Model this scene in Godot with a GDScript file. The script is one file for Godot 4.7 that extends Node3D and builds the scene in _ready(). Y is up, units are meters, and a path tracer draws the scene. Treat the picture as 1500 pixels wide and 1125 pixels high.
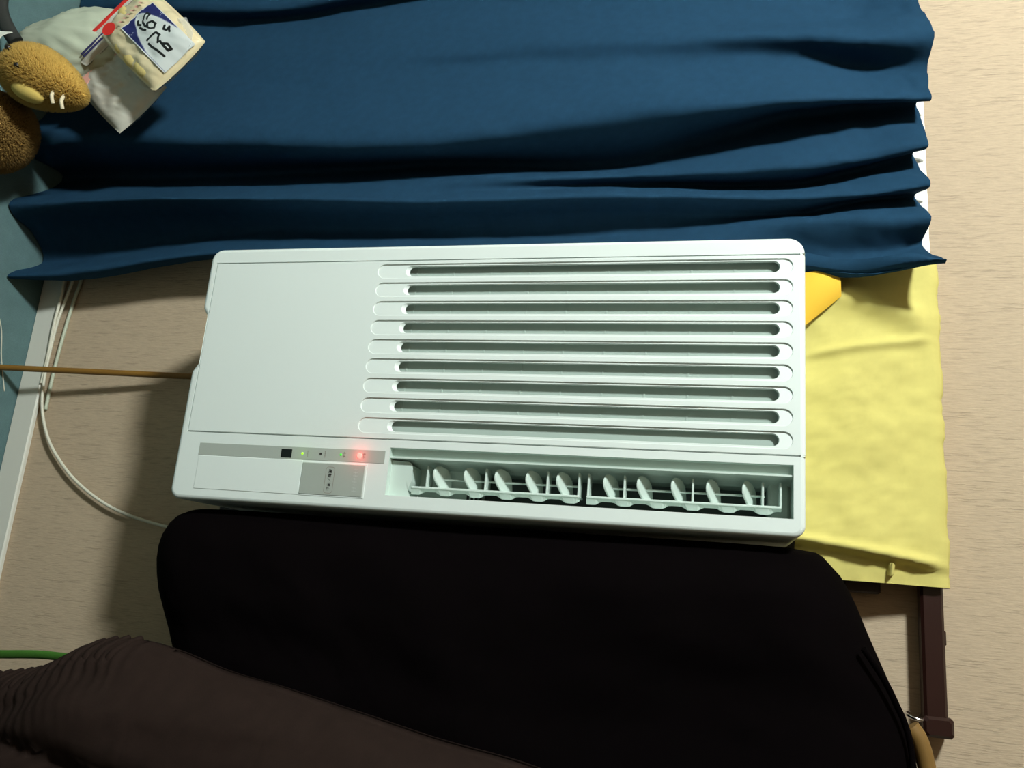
extends Node3D
# A window air conditioner between a navy curtain and hanging garments, photographed with the camera rolled a quarter turn.
# World: y up, back wall front face at z = 0, room towards +z, metres.

var M := {}
var used := {}
var rng := RandomNumberGenerator.new()
var noise := FastNoiseLite.new()

func V(x: float, z: float) -> Vector2:
	return Vector2(x, z)

# ---------------------------------------------------------------- helpers
func numbered(n: String) -> String:
	if not used.has(n):
		used[n] = 0
		return n
	used[n] += 1
	return "%s_%03d" % [n, used[n]]

func thing(called: String, label: String, category: String, at := Vector3.ZERO, group := "") -> Node3D:
	var o := Node3D.new()
	o.name = numbered(called)
	o.position = at
	add_child(o)
	o.set_meta("label", label)
	o.set_meta("category", category)
	if group != "":
		o.set_meta("group", group)
	return o

func st_new() -> SurfaceTool:
	var st := SurfaceTool.new()
	st.begin(Mesh.PRIMITIVE_TRIANGLES)
	return st

func put(st: SurfaceTool, called: String, mat: Material, parent: Node = null) -> MeshInstance3D:
	st.generate_normals()
	var o := MeshInstance3D.new()
	o.mesh = st.commit()
	o.material_override = mat
	o.cast_shadow = GeometryInstance3D.SHADOW_CASTING_SETTING_ON
	if parent == null:
		o.name = numbered(called)
		add_child(o)
	else:
		o.name = called
		parent.add_child(o, true)
	return o

func struct(o: Node3D) -> Node3D:
	o.set_meta("kind", "structure")
	return o

func tag(o: Node3D, label: String, category: String, group := "") -> Node3D:
	o.set_meta("label", label)
	o.set_meta("category", category)
	if group != "":
		o.set_meta("group", group)
	return o

func tri(st: SurfaceTool, a: Vector3, b: Vector3, c: Vector3) -> void:
	st.add_vertex(a)
	st.add_vertex(b)
	st.add_vertex(c)

func quad(st: SurfaceTool, a: Vector3, b: Vector3, c: Vector3, d: Vector3) -> void:
	tri(st, a, b, c)
	tri(st, a, c, d)

const FLAT := 4294967295

# box with chamfered edges
func box(st: SurfaceTool, lo: Vector3, hi: Vector3, ch := 0.0) -> void:
	st.set_smooth_group(FLAT)
	var c: float = min(ch, 0.45 * min(hi.x - lo.x, min(hi.y - lo.y, hi.z - lo.z)))
	var loops: Array = []
	for k in [[lo.z, c], [lo.z + c, 0.0], [hi.z - c, 0.0], [hi.z, c]]:
		var z: float = k[0]
		var i: float = k[1]
		var e: float = max(c, 0.00001)
		loops.append(PackedVector3Array([
			Vector3(lo.x + i, lo.y + i + e, z), Vector3(lo.x + i + e, lo.y + i, z),
			Vector3(hi.x - i - e, lo.y + i, z), Vector3(hi.x - i, lo.y + i + e, z),
			Vector3(hi.x - i, hi.y - i - e, z), Vector3(hi.x - i - e, hi.y - i, z),
			Vector3(lo.x + i + e, hi.y - i, z), Vector3(lo.x + i, hi.y - i - e, z)]))
	loft(st, loops, true, -1)
	fan(st, loops[0], true)
	fan(st, loops[3], false)

func fan(st: SurfaceTool, loop: PackedVector3Array, flip: bool) -> void:
	st.set_smooth_group(FLAT)
	var m := Vector3.ZERO
	for p in loop:
		m += p
	m /= loop.size()
	for i in loop.size():
		var a := loop[i]
		var b := loop[(i + 1) % loop.size()]
		if flip:
			tri(st, m, a, b)
		else:
			tri(st, m, b, a)

# joins loops of equal size; group -1 is flat, 0 is smooth throughout, else each strip is smooth by itself
func loft(st: SurfaceTool, loops: Array, closed := true, group := 0) -> void:
	for k in loops.size() - 1:
		st.set_smooth_group(FLAT if group < 0 else (0 if group == 0 else group + k))
		var a: PackedVector3Array = loops[k]
		var b: PackedVector3Array = loops[k + 1]
		var n := a.size()
		for i in (n if closed else n - 1):
			var j := (i + 1) % n
			quad(st, a[i], b[i], b[j], a[j])

func tube(st: SurfaceTool, pts: PackedVector3Array, r: float, sides := 8, flat_y := 1.0, caps := true) -> void:
	var loops: Array = []
	var n := pts.size()
	var side := Vector3.ZERO
	for i in n:
		var t := (pts[min(i + 1, n - 1)] - pts[max(i - 1, 0)]).normalized()
		if side == Vector3.ZERO:
			side = t.cross(Vector3(0.31, 0.12, 0.94)).normalized()
		side = (side - t * side.dot(t)).normalized()
		var up := side.cross(t)
		var l := PackedVector3Array()
		for k in sides:
			var a := TAU * k / sides
			l.append(pts[i] + (side * cos(a) + up * sin(a) * flat_y) * r)
		loops.append(l)
	loft(st, loops)
	if caps:
		fan(st, loops[0], true)
		fan(st, loops[n - 1], false)

func curve(pts: Array, step := 0.008) -> PackedVector3Array:
	var out := PackedVector3Array()
	var n := pts.size()
	for i in n - 1:
		var a: Vector3 = pts[i]
		var b: Vector3 = pts[i + 1]
		var pa: Vector3 = pts[max(i - 1, 0)]
		var pb: Vector3 = pts[min(i + 2, n - 1)]
		var m: int = max(1, int(a.distance_to(b) / step))
		for k in m:
			out.append(a.cubic_interpolate(b, pa, pb, float(k) / m))
	out.append(pts[n - 1])
	return out

func cr2(a: Vector2, b: Vector2, c: Vector2, d: Vector2, t: float) -> Vector2:
	return b.cubic_interpolate(c, a, d, t)

# deformed ellipsoid
func ball(st: SurfaceTool, c: Vector3, r: Vector3, basis := Basis.IDENTITY, bump := 0.0, freq := 30.0, nu := 28, nv := 18, taper := 0.0) -> void:
	var loops: Array = []
	for j in nv + 1:
		var v: float = clamp(PI * j / nv, 0.002, PI - 0.002)
		var l := PackedVector3Array()
		for i in nu:
			var u := TAU * i / nu
			var d := Vector3(sin(v) * cos(u), cos(v), sin(v) * sin(u))
			var s := 1.0 + bump * noise.get_noise_3dv((d * r + c) * freq * 100.0)
			var tp := 1.0 - taper * d.y
			l.append(c + basis * (Vector3(d.x * tp, d.y, d.z * tp) * r * s))
		loops.append(l)
	loft(st, loops)

# a soft closed body over an outline in the xy plane
func resample(pts: Array, step: float) -> PackedVector2Array:
	var sm := PackedVector2Array()
	var n := pts.size()
	for i in n:
		var a: Vector2 = pts[i]
		var b: Vector2 = pts[(i + 1) % n]
		var pa: Vector2 = pts[(i - 1 + n) % n]
		var pb: Vector2 = pts[(i + 2) % n]
		var m: int = max(1, int(a.distance_to(b) / step))
		for k in m:
			sm.append(cr2(pa, a, b, pb, float(k) / m))
	return sm

func mat(color: Color, rough := 0.8, extra := {}) -> StandardMaterial3D:
	var m := StandardMaterial3D.new()
	m.albedo_color = color
	m.roughness = rough
	m.cull_mode = BaseMaterial3D.CULL_DISABLED
	for k in extra:
		m.set(k, extra[k])
	return m

func cloth_texture(c: Color, vary: float, seed_: int) -> ImageTexture:
	var n := FastNoiseLite.new()
	n.seed = seed_
	n.frequency = 0.02
	var r := RandomNumberGenerator.new()
	r.seed = seed_
	var im := Image.create(256, 256, false, Image.FORMAT_RGB8)
	for y in 256:
		for x in 256:
			var weave := 0.5 * sin(x * TAU / 4.0) * sin(y * TAU / 4.0)
			var k := 1.0 + vary * (0.5 * weave + 0.6 * n.get_noise_2d(x, y) + 0.7 * (r.randf() - 0.5))
			im.set_pixel(x, y, Color(c.r * k, c.g * k, c.b * k))
	return ImageTexture.create_from_image(im)

func wallpaper() -> Array:
	var w := 512
	var a := FastNoiseLite.new()
	a.seed = 5
	a.frequency = 0.03
	var b := FastNoiseLite.new()
	b.seed = 9
	b.frequency = 0.05
	var r := RandomNumberGenerator.new()
	r.seed = 77
	var field := PackedFloat32Array()
	field.resize(w * w)
	for y in w:
		for x in w:
			# vertical fibres: long in y, fine in x
			field[y * w + x] = 0.55 * a.get_noise_2d(x * 9.0, y * 0.9) + 0.3 * b.get_noise_2d(x * 11.0, y * 1.6) + 0.12 * (r.randf() - 0.5)
	for k in 420:   # single darker threads
		var x0 := r.randi_range(0, w - 1)
		var y0 := r.randi_range(0, w - 1)
		var ln := r.randi_range(14, 70)
		for i in ln:
			var q := (y0 + i) % w
			var fade := sin(PI * i / ln)
			var xx := (x0 + int(1.2 * sin(i * 0.07))) % w
			field[q * w + xx] -= 0.75 * fade
			field[q * w + (xx + 1) % w] -= 0.35 * fade
	var im := Image.create(w, w, true, Image.FORMAT_RGB8)
	var hm := Image.create(w, w, true, Image.FORMAT_RGB8)
	for y in w:
		for x in w:
			var f := field[y * w + x]
			var k := 1.0 + 0.13 * f
			im.set_pixel(x, y, Color(0.735 * k, 0.655 * k, 0.555 * k))
			var h: float = clamp(0.5 + 0.5 * f, 0.0, 1.0)
			hm.set_pixel(x, y, Color(h, h, h))
	hm.bump_map_to_normal_map(2.0)
	return [ImageTexture.create_from_image(im), ImageTexture.create_from_image(hm)]

func make_materials() -> void:
	var wp := wallpaper()
	M.wall = mat(Color.WHITE, 0.85, {"albedo_texture": wp[0], "normal_enabled": true, "normal_texture": wp[1], "normal_scale": 0.5, "uv1_triplanar": true, "uv1_world_triplanar": true, "uv1_scale": Vector3(3.4, 2.6, 3.4)})
	M.ceiling = mat(Color(0.55, 0.46, 0.36), 0.9)
	M.side_wall = mat(Color(0.50, 0.43, 0.35), 0.9)
	M.floor = mat(Color.WHITE, 0.95, {"albedo_texture": cloth_texture(Color(0.335, 0.445, 0.45), 0.12, 3), "uv1_triplanar": true, "uv1_world_triplanar": true, "uv1_scale": Vector3(4, 4, 4)})
	M.trim = mat(Color(0.86, 0.86, 0.82), 0.5)
	M.plastic = mat(Color(0.885, 0.92, 0.905), 0.42)
	M.plastic_in = mat(Color(0.80, 0.86, 0.83), 0.5)
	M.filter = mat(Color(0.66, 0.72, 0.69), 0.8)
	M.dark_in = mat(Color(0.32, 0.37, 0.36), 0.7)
	M.grey = mat(Color(0.66, 0.69, 0.66), 0.45)
	M.button = mat(Color(0.64, 0.67, 0.64), 0.4)
	M.ink = mat(Color(0.13, 0.11, 0.10), 0.6)
	M.pale_ink = mat(Color(0.74, 0.77, 0.75), 0.6)
	M.ring = mat(Color(0.52, 0.48, 0.44), 0.6)
	M.black = mat(Color(0.05, 0.06, 0.05), 0.3)
	M.navy = mat(Color.WHITE, 0.8, {"metallic_specular": 0.08, "albedo_texture": cloth_texture(Color(0.125, 0.235, 0.325), 0.10, 11), "uv1_triplanar": true, "uv1_scale": Vector3(9, 9, 9)})
	M.sheer = mat(Color(0.95, 0.95, 0.93), 0.8)
	M.yellow = mat(Color.WHITE, 0.85, {"metallic_specular": 0.08, "albedo_texture": cloth_texture(Color(0.82, 0.775, 0.465), 0.04, 21), "uv1_triplanar": true, "uv1_scale": Vector3(9, 9, 9)})
	M.gold = mat(Color(0.93, 0.74, 0.22), 0.85)  # yellow cloth with warm light glow put into its colour
	M.rail = mat(Color(0.16, 0.075, 0.06), 0.3)
	M.casing = mat(Color(0.15, 0.08, 0.06), 0.5)
	M.alu = mat(Color(0.55, 0.52, 0.48), 0.4, {"metallic": 0.8})
	M.chrome = mat(Color(0.85, 0.85, 0.86), 0.2, {"metallic": 1.0})
	M.jacket = mat(Color.WHITE, 0.9, {"metallic_specular": 0.08, "albedo_texture": cloth_texture(Color(0.030, 0.021, 0.024), 0.2, 31), "uv1_triplanar": true, "uv1_scale": Vector3(8, 8, 8)})
	M.brown = mat(Color.WHITE, 0.9, {"metallic_specular": 0.08, "albedo_texture": cloth_texture(Color(0.145, 0.112, 0.10), 0.2, 41), "uv1_triplanar": true, "uv1_scale": Vector3(8, 8, 8)})
	M.wood = mat(Color(0.48, 0.36, 0.17), 0.6)
	M.rod = mat(Color(0.52, 0.37, 0.13), 0.5)
	M.cord = mat(Color(0.86, 0.85, 0.78), 0.45)
	M.green = mat(Color(0.22, 0.42, 0.10), 0.8)
	M.plush = mat(Color(0.74, 0.60, 0.29), 0.95, {"rim_enabled": true, "rim": 0.5, "rim_tint": 0.7})
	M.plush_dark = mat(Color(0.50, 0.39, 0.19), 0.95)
	M.plush_pale = mat(Color(0.80, 0.70, 0.38), 0.95)
	M.claw = mat(Color(0.90, 0.85, 0.72), 0.7)
	M.bag = mat(Color(0.74, 0.77, 0.69), 0.35)
	M.paper = mat(Color(0.86, 0.88, 0.84), 0.8)
	M.strap = mat(Color(0.13, 0.14, 0.13), 0.8)
	M.wrap = mat(Color(0.90, 0.84, 0.68), 0.25, {"clearcoat_enabled": true, "clearcoat": 0.8, "clearcoat_roughness": 0.1})
	M.wrap_white = mat(Color(0.80, 0.79, 0.74), 0.25, {"clearcoat_enabled": true, "clearcoat": 0.8, "clearcoat_roughness": 0.1})
	M.cracker = mat(Color(0.88, 0.80, 0.52), 0.7)
	M.clear = mat(Color(0.95, 0.97, 0.97, 0.28), 0.08, {"transparency": BaseMaterial3D.TRANSPARENCY_ALPHA})
	M.red_print = mat(Color(0.82, 0.16, 0.13), 0.4)
	M.pink_print = mat(Color(0.90, 0.66, 0.60), 0.4)
	M.navy_print = mat(Color(0.17, 0.17, 0.36), 0.4)
	M.eye = mat(Color(0.10, 0.06, 0.03), 0.4)
	M.glass = mat(Color(0.8, 0.85, 0.85, 0.12), 0.05, {"transparency": BaseMaterial3D.TRANSPARENCY_ALPHA})

# ---------------------------------------------------------------- start
func _ready() -> void:
	rng.seed = 12
	noise.seed = 4
	noise.frequency = 0.01
	# camera: rolled so that the world's up is the picture's right
	var cam := Camera3D.new()
	cam.name = "camera"
	cam.fov = 50.09
	cam.near = 0.02
	var right := Vector3(-0.08179, 0.96919, -0.23235)
	var up := Vector3(-0.96796, -0.02171, 0.25015)
	var fwd := Vector3(-0.23740, -0.24537, -0.93991)
	cam.transform = Transform3D(Basis(right, up, -fwd).orthonormalized(), Vector3(0.2368, 1.1217, 1.0957))
	add_child(cam)
	cam.current = true
	# environment: a dark night outside; the pendant lamp lights the room
	var env := Environment.new()
	env.background_mode = Environment.BG_COLOR
	env.background_color = Color(0.01, 0.012, 0.02)
	env.ambient_light_source = Environment.AMBIENT_SOURCE_DISABLED
	env.tonemap_mode = Environment.TONE_MAPPER_LINEAR
	env.tonemap_exposure = 1.0
	env.sdfgi_enabled = true
	env.ssao_enabled = true
	env.ssil_enabled = true
	var we := WorldEnvironment.new()
	we.name = "environment"
	we.environment = env
	add_child(we)
	make_materials()
	pendant_lamp(Vector3(-1.01, 2.10, 1.42))
	room()
	window()
	air_conditioner()
	navy_curtain()
	sheer_curtain()
	rail()
	yellow_cloth()
	jacket()
	garment()
	small_things()
	clutter()

func pendant_lamp(at: Vector3) -> void:
	var t := thing("pendant_lamp", "round white pendant lamp hanging from the ceiling with a glowing diffuser", "lamp", at)
	var st := st_new()
	tube(st, PackedVector3Array([Vector3(0, -0.005, 0), Vector3(0, 0.15, 0), Vector3(0, TOP - at.y, 0)]), 0.004, 8)
	put(st, "cord", M.trim, t)
	st = st_new()
	var prof := [[0.002, 0.0], [0.12, -0.004], [0.19, -0.015], [0.21, -0.03], [0.20, -0.045]]
	st_lathe(st, prof, 40)
	put(st, "housing", M.trim, t)
	st = st_new()
	st_lathe(st, [[0.195, -0.045], [0.185, -0.075], [0.14, -0.095], [0.06, -0.104], [0.001, -0.105]], 40)
	var m := mat(Color(0.95, 0.95, 0.92), 0.6, {"emission_enabled": true, "emission": Color(1.0, 0.98, 0.92), "emission_energy_multiplier": 2.0})
	put(st, "lamp_diffuser", m, t)
	var l := OmniLight3D.new()
	l.name = "lamp_light"
	l.position = Vector3(0, -0.19, 0)
	l.light_color = Color(0.965, 1.0, 0.985)
	l.light_energy = 4.5
	l.light_size = 0.11
	l.omni_range = 12.0
	l.omni_attenuation = 2.0
	l.shadow_enabled = true
	t.add_child(l)

func st_lathe(st: SurfaceTool, prof: Array, n: int) -> void:
	var loops: Array = []
	for p in prof:
		var l := PackedVector3Array()
		for i in n:
			var a := TAU * i / n
			l.append(Vector3(cos(a) * p[0], p[1], sin(a) * p[0]))
		loops.append(l)
	loft(st, loops)

const X0 := -2.4
const X1 := 2.0
const Z1 := 3.3
const TOP := 2.4
# window opening
const WX0 := -1.41
const WX1 := 0.17
const WY0 := 0.455
const WY1 := 1.27

func room() -> void:
	var st := st_new()
	box(st, Vector3(X0, 0, -0.12), Vector3(WX0, TOP, 0))
	box(st, Vector3(WX1, 0, -0.12), Vector3(X1, TOP, 0))
	box(st, Vector3(WX0, 0, -0.12), Vector3(WX1, WY0, 0))
	box(st, Vector3(WX0, WY1, -0.12), Vector3(WX1, TOP, 0))
	struct(put(st, "wall_back", M.wall))
	st = st_new()
	box(st, Vector3(X0 - 0.12, 0, -0.12), Vector3(X0, TOP, Z1))
	struct(put(st, "wall_left", M.side_wall))
	st = st_new()
	box(st, Vector3(X1, 0, -0.12), Vector3(X1 + 0.12, TOP, Z1))
	struct(put(st, "wall_right", M.side_wall))
	st = st_new()
	box(st, Vector3(X0 - 0.12, 0, Z1), Vector3(X1 + 0.12, TOP, Z1 + 0.12))
	struct(put(st, "wall_front", M.side_wall))
	st = st_new()
	box(st, Vector3(X0 - 0.12, -0.12, -0.12), Vector3(X1 + 0.12, 0, Z1 + 0.12))
	struct(put(st, "floor", M.floor))
	st = st_new()
	box(st, Vector3(X0 - 0.12, TOP, -0.12), Vector3(X1 + 0.12, TOP + 0.12, Z1 + 0.12))
	struct(put(st, "ceiling", M.ceiling))
	st = st_new()
	box(st, Vector3(X0, 0, 0), Vector3(X1, 0.042, 0.009), 0.002)
	struct(put(st, "baseboard_back", M.trim))

func window() -> void:
	var w := Node3D.new()
	w.name = "window_1"
	struct(w)
	add_child(w)
	var st := st_new()
	box(st, Vector3(WX0 - 0.041, WY1, -0.01), Vector3(WX1 + 0.041, WY1 + 0.041, 0.022), 0.002)
	put(st, "head_casing", M.casing, w)
	for x in [WX0 - 0.041, WX1]:
		st = st_new()
		box(st, Vector3(x, WY0 - 0.04, -0.01), Vector3(x + 0.041, WY1, 0.02), 0.002)
		put(st, "side_casing", M.casing, w)
	st = st_new()
	box(st, Vector3(WX0, WY0 - 0.04, -0.11), Vector3(WX1, WY0, 0.02), 0.002)
	put(st, "sill", M.casing, w)
	for x in [WX0, (WX0 + WX1) * 0.5 - 0.25, WX1 - 0.03]:
		st = st_new()
		box(st, Vector3(x, WY0, -0.11), Vector3(x + 0.03, WY1, -0.085), 0.002)
		put(st, "sash_stile", M.alu, w)
	st = st_new()
	box(st, Vector3(WX0 + 0.03, WY0, -0.10), Vector3(-0.2, WY1, -0.096))
	put(st, "pane", M.glass, w)
	st = st_new()
	box(st, Vector3(-0.2, WY1 - 0.05, -0.10), Vector3(WX1 - 0.03, WY1, -0.096))
	put(st, "pane", M.glass, w)

# ---------------------------------------------------------------- the air conditioner
const AF := 0.2     # front plane
func flat_rect(st: SurfaceTool, x0: float, y0: float, x1: float, y1: float, z: float) -> void:
	st.set_smooth_group(FLAT)
	quad(st, Vector3(x0, y0, z), Vector3(x0, y1, z), Vector3(x1, y1, z), Vector3(x1, y0, z))

func corner(out: PackedVector2Array, c: Vector2, r: float, a0: float, a1: float) -> void:
	for i in 9:
		var a := deg_to_rad(lerp(a0, a1, i / 8.0))
		out.append(c + Vector2(cos(a), sin(a)) * r)

func body_outline() -> PackedVector2Array:
	# counter-clockwise from the bottom left, with the finger notch in the bottom edge
	var o := PackedVector2Array()
	corner(o, Vector2(-0.166 + 0.016, 0.016), 0.016, 180, 270)
	for p in [Vector2(-0.088, 0.0), Vector2(-0.083, 0.0006), Vector2(-0.074, 0.0068), Vector2(-0.070, 0.0076), Vector2(-0.012, 0.0076), Vector2(-0.008, 0.0068), Vector2(0.002, 0.0006), Vector2(0.007, 0.0)]:
		o.append(p)
	corner(o, Vector2(0.166 - 0.014, 0.014), 0.014, 270, 360)
	corner(o, Vector2(0.166 - 0.013, 0.75 - 0.013), 0.013, 0, 90)
	corner(o, Vector2(-0.166 + 0.018, 0.75 - 0.018), 0.018, 90, 180)
	return o

func inset(o: PackedVector2Array, d: float) -> PackedVector2Array:
	var out := PackedVector2Array()
	var n := o.size()
	for i in n:
		var a := (o[i] - o[(i - 1 + n) % n])
		var b := (o[(i + 1) % n] - o[i])
		if a.length() < 1e-6:
			a = b
		if b.length() < 1e-6:
			b = a
		var na := Vector2(-a.y, a.x).normalized()
		var nb := Vector2(-b.y, b.x).normalized()
		var m := (na + nb).normalized()
		out.append(o[i] + m * d / max(0.5, m.dot(na)))
	return out

func at_z(o: PackedVector2Array, z: float) -> PackedVector3Array:
	var l := PackedVector3Array()
	for p in o:
		l.append(Vector3(p.x, p.y, z))
	return l

func stadium(cx: float, y0: float, y1: float, h: float) -> PackedVector2Array:
	var o := PackedVector2Array()
	for i in 13:
		var a := deg_to_rad(180.0 + 15.0 * i)
		o.append(Vector2(cx + cos(a) * h, y0 + h + sin(a) * h))
	for i in 13:
		var a := deg_to_rad(15.0 * i)
		o.append(Vector2(cx + cos(a) * h, y1 - h + sin(a) * h))
	return o

func air_conditioner() -> void:
	var t := thing("air_conditioner", "tall white window air conditioner with slotted front grille and lit red indicator", "air conditioner", Vector3(0, 0.46, 0))
	var st := st_new()
	var o := body_outline()
	var r := 0.005
	var loops: Array = [at_z(o, -0.11), at_z(o, AF - r)]
	for k in [22.5, 45.0, 67.5, 90.0]:
		var a := deg_to_rad(k)
		loops.append(at_z(inset(o, r * (1.0 - cos(a))), AF - r + r * sin(a)))
	loft(st, loops, true, 0)
	fan(st, loops[0], true)
	var rim: PackedVector2Array = inset(o, r)
	# front faces round the grille panel and the outlet
	var PX0 := -0.1463
	var PX1 := 0.0819
	var rects := [Rect2(-1, -1, 1 + PX0, 3), Rect2(PX0, -1, PX1 - PX0, 1.0100), Rect2(PX1, -1, 0.091 - PX1, 3), Rect2(0.147, -1, 1, 3), Rect2(0.091, -1, 0.056, 1.287), Rect2(0.091, 0.738, 0.056, 1)]
	for q in rects:
		var rc := PackedVector2Array([q.position, q.position + Vector2(q.size.x, 0), q.end, q.position + Vector2(0, q.size.y)])
		for pg in Geometry2D.intersect_polygons(rim, rc):
			var ix := Geometry2D.triangulate_polygon(pg)
			st.set_smooth_group(FLAT)
			for i in range(0, ix.size(), 3):
				tri(st, Vector3(pg[ix[i]].x, pg[ix[i]].y, AF), Vector3(pg[ix[i + 1]].x, pg[ix[i + 1]].y, AF), Vector3(pg[ix[i + 2]].x, pg[ix[i + 2]].y, AF))
	# walls of the groove round the panel
	st.set_smooth_group(FLAT)
	quad(st, Vector3(PX0, 0.01, AF), Vector3(PX0, 0.75, AF), Vector3(PX0, 0.75, AF - 0.02), Vector3(PX0, 0.01, AF - 0.02))
	quad(st, Vector3(PX1, 0.01, AF), Vector3(PX1, 0.75, AF), Vector3(PX1, 0.75, AF - 0.02), Vector3(PX1, 0.01, AF - 0.02))
	quad(st, Vector3(PX0, 0.01, AF), Vector3(PX1, 0.01, AF), Vector3(PX1, 0.01, AF - 0.02), Vector3(PX0, 0.01, AF - 0.02))
	put(st, "body", M.plastic, t)

	# grille panel
	st = st_new()
	var x0 := -0.1452
	var x1 := 0.0808
	var y0 := 0.0111
	var y1 := 0.7447
	var pitch := 0.02456
	var cx0 := -0.1315
	var ho := 0.0096
	var hi := 0.0067
	var e := pitch / 2.0
	var gx0 := cx0 - e
	var gx1 := cx0 + 8 * pitch + e
	var gy0 := 0.242 + ho - e
	var gy1 := 0.7375 - ho + e
	# border ring with a small rounded edge
	var ch := 0.0007
	flat_rect(st, x0 + ch, y0 + ch, gx0, y1, AF)
	flat_rect(st, gx1, y0 + ch, x1 - ch, y1, AF)
	flat_rect(st, gx0, y0 + ch, gx1, gy0, AF)
	flat_rect(st, gx0, gy1, gx1, y1, AF)
	var ring := func(i: float, z: float) -> PackedVector3Array:
		return PackedVector3Array([Vector3(x0 + i, y1, z), Vector3(x0 + i, y0 + i, z), Vector3(x1 - i, y0 + i, z), Vector3(x1 - i, y1, z)])
	loft(st, [ring.call(ch, AF), ring.call(0.0, AF - ch), ring.call(0.0, AF - 0.012)], false, -1)
	# the panel's top runs over the rounded top edge
	var top: Array = []
	for k in [90.0, 60.0, 30.0, 0.0]:
		var a := deg_to_rad(k)
		var yy: float = 0.75 - 0.0049 + 0.0052 * cos(a)
		var zz: float = AF - 0.0049 + 0.0052 * sin(a)
		if k == 90.0:
			yy = y1
			zz = AF
		top.append(PackedVector3Array([Vector3(x0 + ch, yy, zz), Vector3(x1 - ch, yy, zz)]))
	loft(st, top, false, 0)
	for i in 9:
		var cx := cx0 + pitch * i
		var so := stadium(cx, 0.242, 0.7375, ho)
		var rectl := PackedVector3Array()
		for k in so.size():
			var yc: float = (0.242 + ho) if k < 13 else (0.7375 - ho)
			var d: Vector2 = so[k] - Vector2(cx, yc)
			var m: float = max(abs(d.x), abs(d.y))
			rectl.append(Vector3(cx + d.x * e / m, yc + d.y * e / m, AF))
		var tilt := func(x: float) -> float:
			return lerpf(0.0020, 0.0003, clampf((x - (cx - ho)) / (2.0 * ho), 0.0, 1.0))
		var l2 := PackedVector3Array()
		for p in stadium(cx, 0.2426, 0.7369, ho - 0.0006):
			l2.append(Vector3(p.x, p.y, AF - tilt.call(p.x)))
		var l3 := PackedVector3Array()
		for p in stadium(cx, 0.279, 0.7237, hi + 0.0004):
			l3.append(Vector3(p.x, p.y, AF - tilt.call(p.x)))
		var l4 := PackedVector3Array()
		for p in stadium(cx, 0.2798, 0.7233, hi):
			l4.append(Vector3(p.x, p.y, AF - tilt.call(p.x) - 0.0008))
		var l5 := PackedVector3Array()
		for p in stadium(cx, 0.2835, 0.7228, hi - 0.0003):
			l5.append(Vector3(p.x, p.y, AF - 0.0045))
		loft(st, [rectl, at_z(so, AF), l2, l3, l4, l5], true, 40 + i * 8)
	put(st, "front_panel", M.plastic, t)

	# dust filter behind the slots
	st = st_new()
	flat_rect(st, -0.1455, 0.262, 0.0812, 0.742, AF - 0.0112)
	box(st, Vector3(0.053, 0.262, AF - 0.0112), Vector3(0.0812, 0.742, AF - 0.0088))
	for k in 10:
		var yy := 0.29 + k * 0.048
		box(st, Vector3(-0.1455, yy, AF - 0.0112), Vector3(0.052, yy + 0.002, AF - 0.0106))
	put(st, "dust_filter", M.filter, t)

	# label strip, sensor window, indicators
	st = st_new()
	box(st, Vector3(0.0952, 0.032, AF - 0.001), Vector3(0.1106, 0.2815, AF + 0.0004), 0.0003)
	var strip := put(st, "label_strip", M.grey, t)
	st = st_new()
	box(st, Vector3(0.0984, 0.1460, AF), Vector3(0.1090, 0.1605, AF + 0.0008), 0.0003)
	put(st, "sensor_window", M.black, strip)
	st = st_new()
	disc(st, Vector3(0.1026, 0.1986, AF + 0.0005), 0.0016)
	put(st, "sensor_dot", M.ink, strip)
	led(strip, 0.1030, 0.1745, 0.0016, Color(0.62, 0.9, 0.12), 1.1, 0.0002)
	led(strip, 0.1024, 0.2250, 0.0016, Color(0.25, 0.8, 0.22), 0.7, 0.0001)
	led(strip, 0.1026, 0.2492, 0.0036, Color(1.0, 0.42, 0.38), 3.2, 0.0021)
	for y in [0.1815, 0.2045]:   # tiny print beside the indicators
		st = st_new()
		print_stroke(st, [V(0.0992, y), V(0.1070, y)], 0.0003)
		for k in 6:
			print_stroke(st, [V(0.0995 + k * 0.0013, y - 0.0006), V(0.0995 + k * 0.0013, y + 0.0008)], 0.0004)
		put(st, "indicator_print", M.ring, strip)
	for y in [0.2290, 0.2545]:
		st = st_new()
		print_stroke(st, [V(0.0992, y), V(0.1056, y)], 0.0006)
		for k in 2:
			print_stroke(st, [V(0.0996 + k * 0.0036, y + 0.0014), V(0.0992 + k * 0.0036 + 0.0022, y + 0.0014)], 0.0006)
			print_stroke(st, [V(0.1004 + k * 0.0036, y - 0.001), V(0.1004 + k * 0.0036, y + 0.002)], 0.0006)
		put(st, "indicator_print", M.ring, strip)

	# control flap with its grey run and stop button
	st = st_new()
	box(st, Vector3(0.1112, 0.0335, AF - 0.002), Vector3(0.1525, 0.1765, AF + 0.0006), 0.0004)
	put(st, "control_flap", M.plastic, t)
	st = st_new()
	box(st, Vector3(0.1122, 0.1765, AF - 0.002), Vector3(0.1530, 0.2605, AF + 0.0006), 0.0004)
	var frame := put(st, "button_frame", M.plastic, t)
	st = st_new()
	box(st, Vector3(0.1136, 0.1770, AF), Vector3(0.1515, 0.2585, AF + 0.0013), 0.0006)
	var button := put(st, "run_button", M.button, frame)
	button.set_meta("label", "grey button printed with black characters")
	st = st_new()
	var zf := AF + 0.0014
	var rr := PackedVector2Array()
	corner(rr, Vector2(0.1210, 0.2125), 0.0035, 180, 270)
	corner(rr, Vector2(0.1455, 0.2125), 0.0035, 270, 360)
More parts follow.
